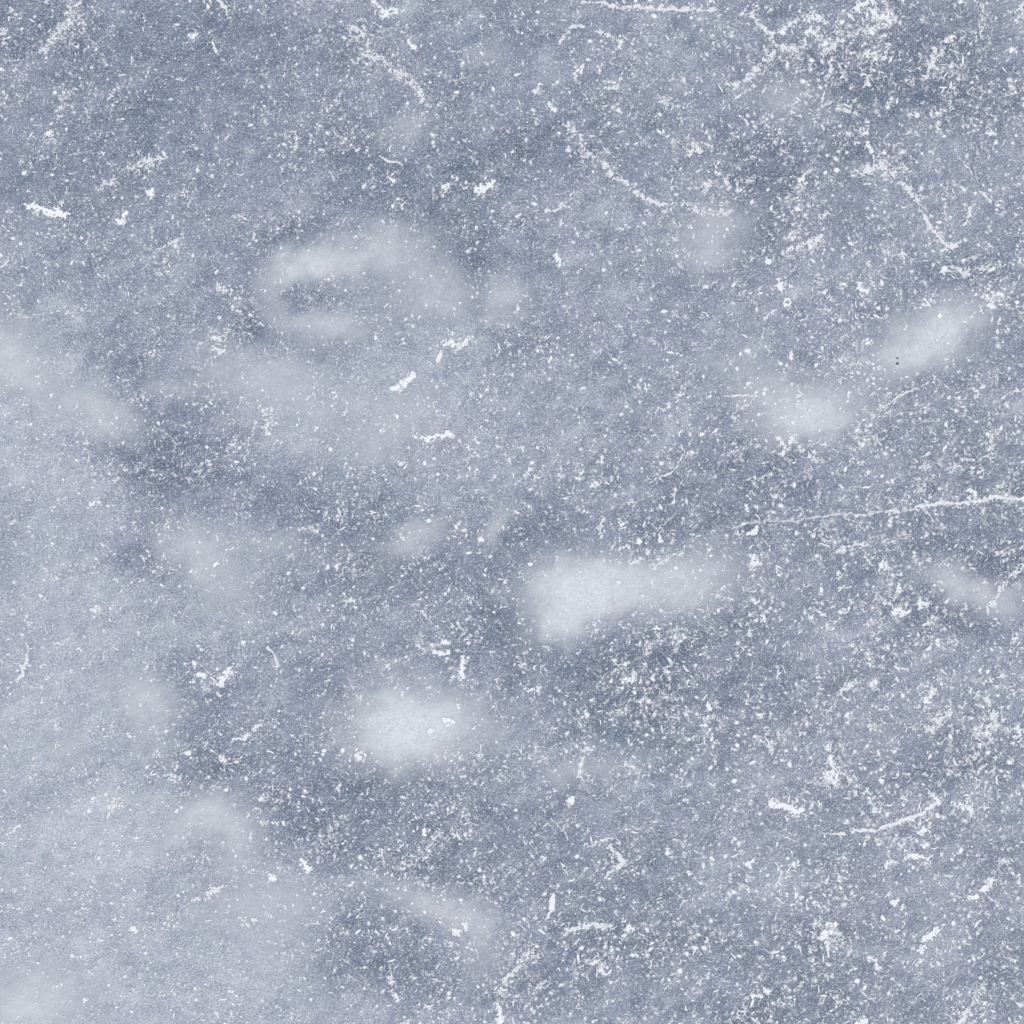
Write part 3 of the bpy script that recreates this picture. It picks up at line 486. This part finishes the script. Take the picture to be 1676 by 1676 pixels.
# ------------------------------------------------------------------ CLUMPS, STREAKS, THE CRACK
def stroke_field(px, py, strokes):
    best = np.full(px.shape, -9.0)
    for s in strokes:
        for (ax, ay, aw), (bx, by, bw) in zip(s[:-1], s[1:]):
            dx, dy = bx - ax, by - ay; L2 = dx * dx + dy * dy + 1e-6
            t = np.clip(((px - ax) * dx + (py - ay) * dy) / L2, 0, 1)
            d = np.hypot(px - ax - t * dx, py - ay - t * dy); w = aw + (bw - aw) * t
            best = np.maximum(best, 1 - d / w)
    return best

GROUPS = {'snow_clump': 'white snow clumps stuck on the ice', 'frost_streak': 'white frost streaks on the ice', 'ice_crack': None}
CATS = {'snow_clump': 'snow clump', 'frost_streak': 'frost streak', 'ice_crack': 'crack'}
halo_pts = []
for i, (kind, label, loose, strokes) in enumerate(MARKS):
    if kind == 'frost_streak': loose = min(.85, loose + (.07 if loose > .2 else .02))
    if kind == 'ice_crack': loose = .16
    pts = [p for s in strokes for p in s]; m = 6 + max(p[2] for p in pts) * (.8 + 1.8 * loose)
    st = .8
    ax = np.arange(min(p[0] for p in pts) - m, max(p[0] for p in pts) + m, st)
    ay = np.arange(min(p[1] for p in pts) - m, max(p[1] for p in pts) + m, st)
    px, py = np.meshgrid(ax, ay)
    sh = px.shape
    wx, wy = field(sh, [(5, 1), (11, 1)], step=st, seed=1000 + i), field(sh, [(5, 1), (11, 1)], step=st, seed=2000 + i)
    wm = np.mean([p[2] for p in pts])
    k = min(2.0, wm * .28)
    d = stroke_field(px + wx * k, py + wy * k, strokes)
    fine = field(sh, [(2.2, 1.0), (4.5, .9)], step=st, seed=3000 + i)
    mid = field(sh, [(7, 1.0), (12, .7)], step=st, seed=4000 + i)
    g = d * (1.25 - .55 * loose) + (.16 + .62 * loose) * fine + (.12 + .25 * loose) * mid - .02 - .34 * loose
    g -= np.clip(-d - .7 - loose, 0, None) * 2.0
    a = smooth(g, 0.0, .55) * (.98 - .16 * loose)
    if kind == 'frost_streak': a *= .9
    if kind == 'ice_crack': a *= (.62 + .34 * smooth(px, 1230, 1600)) * (.8 + .2 * smooth(mid, -.8, .4))
    a *= smooth(d, -1.9, -.8)
    # fade to nothing at the border of the sheet
    edge = np.minimum.reduce([px - ax[0], ax[-1] - px, py - ay[0], ay[-1] - py]); a *= smooth(edge, 0, 3)
    keep = (np.maximum.reduce([a[1:, 1:], a[1:, :-1], a[:-1, 1:], a[:-1, :-1]]) > 0.06)
    if not keep.any(): print('EMPTY', label)
    h = .0004 + a * (.0004 + .00008 * min(wm, 8)) * (1 + .25 * fine * (1 - .5 * loose))
    v = np.stack([X(px).ravel(), Y(py).ravel(), (h + .0003).ravel()], -1)
    f = grid_faces(*sh, keep=keep)
    v, f, at = compact(v, f, {'cover': a.ravel()})
    o = mesh_obj(kind, v, f, M_SNOW, at)
    o['label'] = label; o['category'] = CATS[kind]
    if GROUPS[kind]: o['group'] = GROUPS[kind]
    for s in strokes:
        for (x1, y1, w1), (x2, y2, w2) in zip(s[:-1], s[1:]): halo_pts.append(((x1 + x2) / 2, (y1 + y2) / 2, max(w1, w2) * 2 + math.hypot(x2 - x1, y2 - y1) * .4, .5 + loose))

# ------------------------------------------------------------------ DARK GRIT
for (x, y, r, label) in ((1469, 586.5, 1.3, 'smaller upper speck of dark grit at the edge of the slanted oval snow patch'),
                         (1469, 595.5, 1.7, 'larger lower speck of dark grit at the edge of the slanted oval snow patch')):
    nu, nvv = 10, 6
    rr = np.random.default_rng(int(y)); vs = []
    for j in range(nvv + 1):
        ph = math.pi * j / nvv
        for q in range(nu):
            th = 2 * math.pi * q / nu; k = 1 + .22 * math.sin(3 * th + y) + rr.uniform(-.12, .12)
            vs.append((X(x) + S * r * k * math.sin(ph) * math.cos(th), Y(y) + S * r * 1.2 * k * math.sin(ph) * math.sin(th), .0022 + S * r * .7 * math.cos(ph)))
    fs = [(j * nu + q, (j + 1) * nu + q, (j + 1) * nu + (q + 1) % nu, j * nu + (q + 1) % nu) for j in range(nvv) for q in range(nu)]
    o = mesh_obj('grit_speck', np.array(vs), np.array(fs), mg)
    o['label'] = label; o['category'] = 'grit'; o['group'] = 'dark grit specks on the ice'

# ------------------------------------------------------------------ FROST SPECKS (nobody could count them)
# density on the 4 mm raster
dn = field((nc, nc), [(14, 1.0), (30, 1.0), (80, .9)], aniso=1.15, ang=math.radians(-30), step=4, seed=21)
dn2 = field((nc, nc), [(9, 1.0)], step=4, seed=22)
dens = np.exp(.52 * dn + .35 * dn2)
right = smooth(cgx + .35 * cgy, 500, 1900)
dens *= .9 + .3 * right
dens *= 1 - .5 * np.clip(patch_cover * 1.3 - .1, 0, 1)
CL = [(90,1150,190,420,0,.7),(300,1560,260,140,0,.6),(120,780,140,160,0,.4),(1380,110,170,110,0,.9),(1330,240,160,90,0,.6),(1260,760,130,60,0,.6),(1060,1110,140,60,0,.6),(780,1010,180,60,-10,.5),(300,760,120,70,0,.5),(1480,720,120,120,0,.5),
      (1560,1190,170,90,0,.9),(1500,1420,220,140,0,.5),(1300,1450,160,90,0,.4),(950,1560,200,90,0,.5),(620,90,120,110,0,.8),(90,90,130,110,0,.6),(660,1560,140,90,0,.3),
      (380,260,120,70,0,.3),(830,1560,90,70,0,.4),(1150,260,120,60,0,.4),(1000,110,130,70,0,.4),(450,1350,120,90,0,.3),(1450,470,160,80,0,.3),(1330,1010,200,60,0,.3),(1600,820,100,60,0,.4)]
for b in CL: dens *= 1 + .4 * gauss(cgx, cgy, b)
HO = [(300,160,90,60,0,.4),(1000,470,120,60,0,.2),(1180,560,90,60,0,.2),(1540,1490,90,40,0,.3),(1330,1400,100,40,15,.5),(1200,480,60,30,0,.3),(720,720,80,40,0,.3),(1480,1480,90,50,0,.5)]
for b in HO: dens *= 1 - gauss(cgx, cgy, b)
for (hx, hy, hr, k) in halo_pts:
    sel = (np.abs(core - hx) < hr * 3); sly = (np.abs(core - hy) < hr * 3)
    ix = np.ix_(sly, sel); dens[ix] *= 1 + .35 * k * np.exp(-((cgx[ix] - hx) ** 2 + (cgy[ix] - hy) ** 2) / hr ** 2)
dens = np.clip(dens, 0, 9)

def templates():
    r = np.random.default_rng(5); T = []
    def blob(n, jit, el):
        a = np.linspace(0, 2 * math.pi, n, endpoint=False); rad = 1 + r.uniform(-jit, jit, n)
        v = [(0, 0, 1.0)] + [(math.cos(t) * q * el, math.sin(t) * q / el, 0.0) for t, q in zip(a, rad)]
        f = [(0, 1 + i, 1 + (i + 1) % n) for i in range(n)]
        return np.array(v), np.array(f)
    def ribbon(pts, w):
        pts = np.array(pts); n = len(pts); v = []; f = []
        for i in range(n):
            t = pts[min(i + 1, n - 1)] - pts[max(i - 1, 0)]; t /= np.hypot(*t); nn = np.array([-t[1], t[0]])
            e = 1 - abs(2 * i / (n - 1) - 1) ** 2.5
            ww = w * (.45 + .55 * e) * r.uniform(.7, 1.25); c = .15 + .85 * e
            v += [(*(pts[i] + nn * ww), 0), (*pts[i], c), (*(pts[i] - nn * ww), 0)]
        for i in range(n - 1):
            a = i * 3
            for q in (0, 1):
                f += [(a + q, a + q + 1, a + q + 4), (a + q, a + q + 4, a + q + 3)]
        return np.array(v), np.array(f)
    for _ in range(10): T.append(('b', *blob(7, .3, r.uniform(1.0, 1.35))))
    for _ in range(12):
        n = 6; cur = r.uniform(-2.4, 2.4); h = r.uniform(0, 6); p = [(0., 0.)]
        for i in range(n - 1):
            h += cur / n + r.normal(0, .35); p.append((p[-1][0] + math.cos(h) * .62, p[-1][1] + math.sin(h) * .62))
        p = np.array(p); p -= p.mean(0)
        T.append(('r', *ribbon(p, .42)))
    for _ in range(6):                                       # little forked crystals
        vs, fs, off = [], [], 0
        for k in range(3):
            h = k * 2.09 + r.uniform(-.5, .5); ll = r.uniform(.7, 1.5)
            p = [(math.cos(h + r.normal(0, .2)) * ll * q, math.sin(h + r.normal(0, .2)) * ll * q) for q in (0.0, .35, .7, 1.0)]
            v, f = ribbon(p, .38); v[1, 2] = 1.0; vs.append(v); fs.append(f + off); off += len(v)
        T.append(('y', np.concatenate(vs), np.concatenate(fs)))
    return T
TPL = templates()

def scatter(n, size_fn, cover_fn, z0, z1, w_b, w_r, w_y, dmap, seed):
    r = np.random.default_rng(seed)
    p = (dmap / dmap.sum()).ravel(); idx = r.choice(p.size, n, p=p)
    sx = core[idx % nc] + r.uniform(-2, 2, n); sy = core[idx // nc] + r.uniform(-2, 2, n)
    wts = np.array([{'b': w_b / 10, 'r': w_r / 12, 'y': w_y / 6}[t[0]] for t in TPL]); wts /= wts.sum()
    kind = r.choice(len(TPL), n, p=wts)
    V, F, A, off = [], [], [], 0
    for k, (_, tv, tf) in enumerate(TPL):
        s = np.where(kind == k)[0]
        if not len(s): continue
        m = len(s); size = size_fn(r, m, sx[s], sy[s]); cov = cover_fn(r, m, sx[s], sy[s])
        th = r.uniform(0, 2 * math.pi, m); sq = r.uniform(.78, 1.28, m)
        ax_, ay_ = tv[:, 0][None] * size[:, None] * sq[:, None], tv[:, 1][None] * size[:, None] / sq[:, None]
        c, q = np.cos(th)[:, None], np.sin(th)[:, None]
        lx = ax_ * c - ay_ * q; ly = ax_ * q + ay_ * c
        z = r.uniform(z0, z1, m)[:, None] + (tv[:, 2][None] * size[:, None] * .12 + lx * r.normal(0, .02, m)[:, None]) * S
        z = np.maximum(z, z0 * .7)
        vx, vy = X(sx[s][:, None] + lx), Y(sy[s][:, None] + ly)
        V.append(np.stack([vx, vy, z], -1).reshape(-1, 3)); A.append((tv[:, 2][None] * cov[:, None]).ravel())
        F.append((tf[None] + (np.arange(m) * len(tv))[:, None, None] + off).reshape(-1, 3)); off += m * len(tv)
    F = np.concatenate(F)[:, ::-1]
    return np.concatenate(V), F, np.concatenate(A)

area = (core[-1] - core[0]) ** 2 / 1676. ** 2
big = lambda x, y: 1 + .28 * smooth(x + .35 * y, 500, 1900)
# fine dust: most numerous and faint
a1 = scatter(int(62000 * area), lambda r, m, x, y: r.uniform(1.2, 2.5, m), lambda r, m, x, y: r.uniform(.2, .75, m), .0005, .00055, .7, .27, .03, dens ** .55, 31)
# ordinary specks
a2 = scatter(int(40000 * area), lambda r, m, x, y: np.minimum(1.5 + r.gamma(2.0, .5, m), 3.9) * big(x, y), lambda r, m, x, y: r.beta(1.3, 1.8, m) * 1.45 + .12, .0006, .0007, .6, .29, .11, dens, 32)
# large bright grains
a3 = scatter(int(2300 * area), lambda r, m, x, y: np.minimum(2.2 + r.gamma(2.0, .6, m), 4.8) * big(x, y), lambda r, m, x, y: r.uniform(.9, 2.0, m), .0008, .0009, .6, .22, .18, dens ** 1.25, 33)
V = np.concatenate([a1[0], a2[0], a3[0]]); A = np.concatenate([a1[2], a2[2], a3[2]])
F = np.concatenate([a1[1], a2[1] + len(a1[0]), a3[1] + len(a1[0]) + len(a2[0])])
fr = mesh_obj('frost_specks', V, F, M_RIME, {'cover': A})
fr['kind'] = 'stuff'; fr['label'] = 'countless tiny white frost specks and curls strewn over the ice'; fr['category'] = 'frost'

# ------------------------------------------------------------------ CAMERA, LIGHT
cd = bpy.data.cameras.new('camera'); cam = bpy.data.objects.new('camera', cd); col.objects.link(cam)
H = 3.0; cam.location = (0, 0, H)
cd.sensor_width = 36; cd.lens = 36 * H / 1.676; cd.clip_start = .05; cd.clip_end = 1000
scene.camera = cam

SUN_EL, SUN_AZ = math.radians(62), math.radians(130)      # azimuth measured clockwise from +Y
w = bpy.data.worlds.new('World'); scene.world = w; w.use_nodes = True
nt = w.node_tree; nt.nodes.clear()
sky = nt.nodes.new('ShaderNodeTexSky'); sky.sky_type = 'NISHITA'; sky.sun_disc = False
sky.sun_elevation = SUN_EL; sky.sun_rotation = SUN_AZ
bgw = nt.nodes.new('ShaderNodeBackground'); bgw.inputs['Strength'].default_value = .12
ow = nt.nodes.new('ShaderNodeOutputWorld')
nt.links.new(sky.outputs[0], bgw.inputs[0]); nt.links.new(bgw.outputs[0], ow.inputs[0])
ld = bpy.data.lights.new('sun', 'SUN'); ld.energy = 2.95; ld.angle = math.radians(25); ld.color = (1, .9, .76)
sun = bpy.data.objects.new('sun', ld); col.objects.link(sun)
from mathutils import Vector
dirv = Vector((math.sin(SUN_AZ) * math.cos(SUN_EL), math.cos(SUN_AZ) * math.cos(SUN_EL), math.sin(SUN_EL)))
sun.rotation_euler = (-dirv).to_track_quat('-Z', 'Y').to_euler(); sun.location = dirv * 5

scene.render.engine = 'CYCLES'
scene.cycles.transparent_max_bounces = 16
scene.cycles.diffuse_bounces = 1; scene.cycles.glossy_bounces = 1; scene.cycles.max_bounces = 2
scene.cycles.use_denoising = False
scene.render.resolution_x = 1024; scene.render.resolution_y = 1024
scene.view_settings.view_transform = 'Standard'; scene.view_settings.look = 'None'
scene.view_settings.exposure = 0; scene.view_settings.gamma = 1
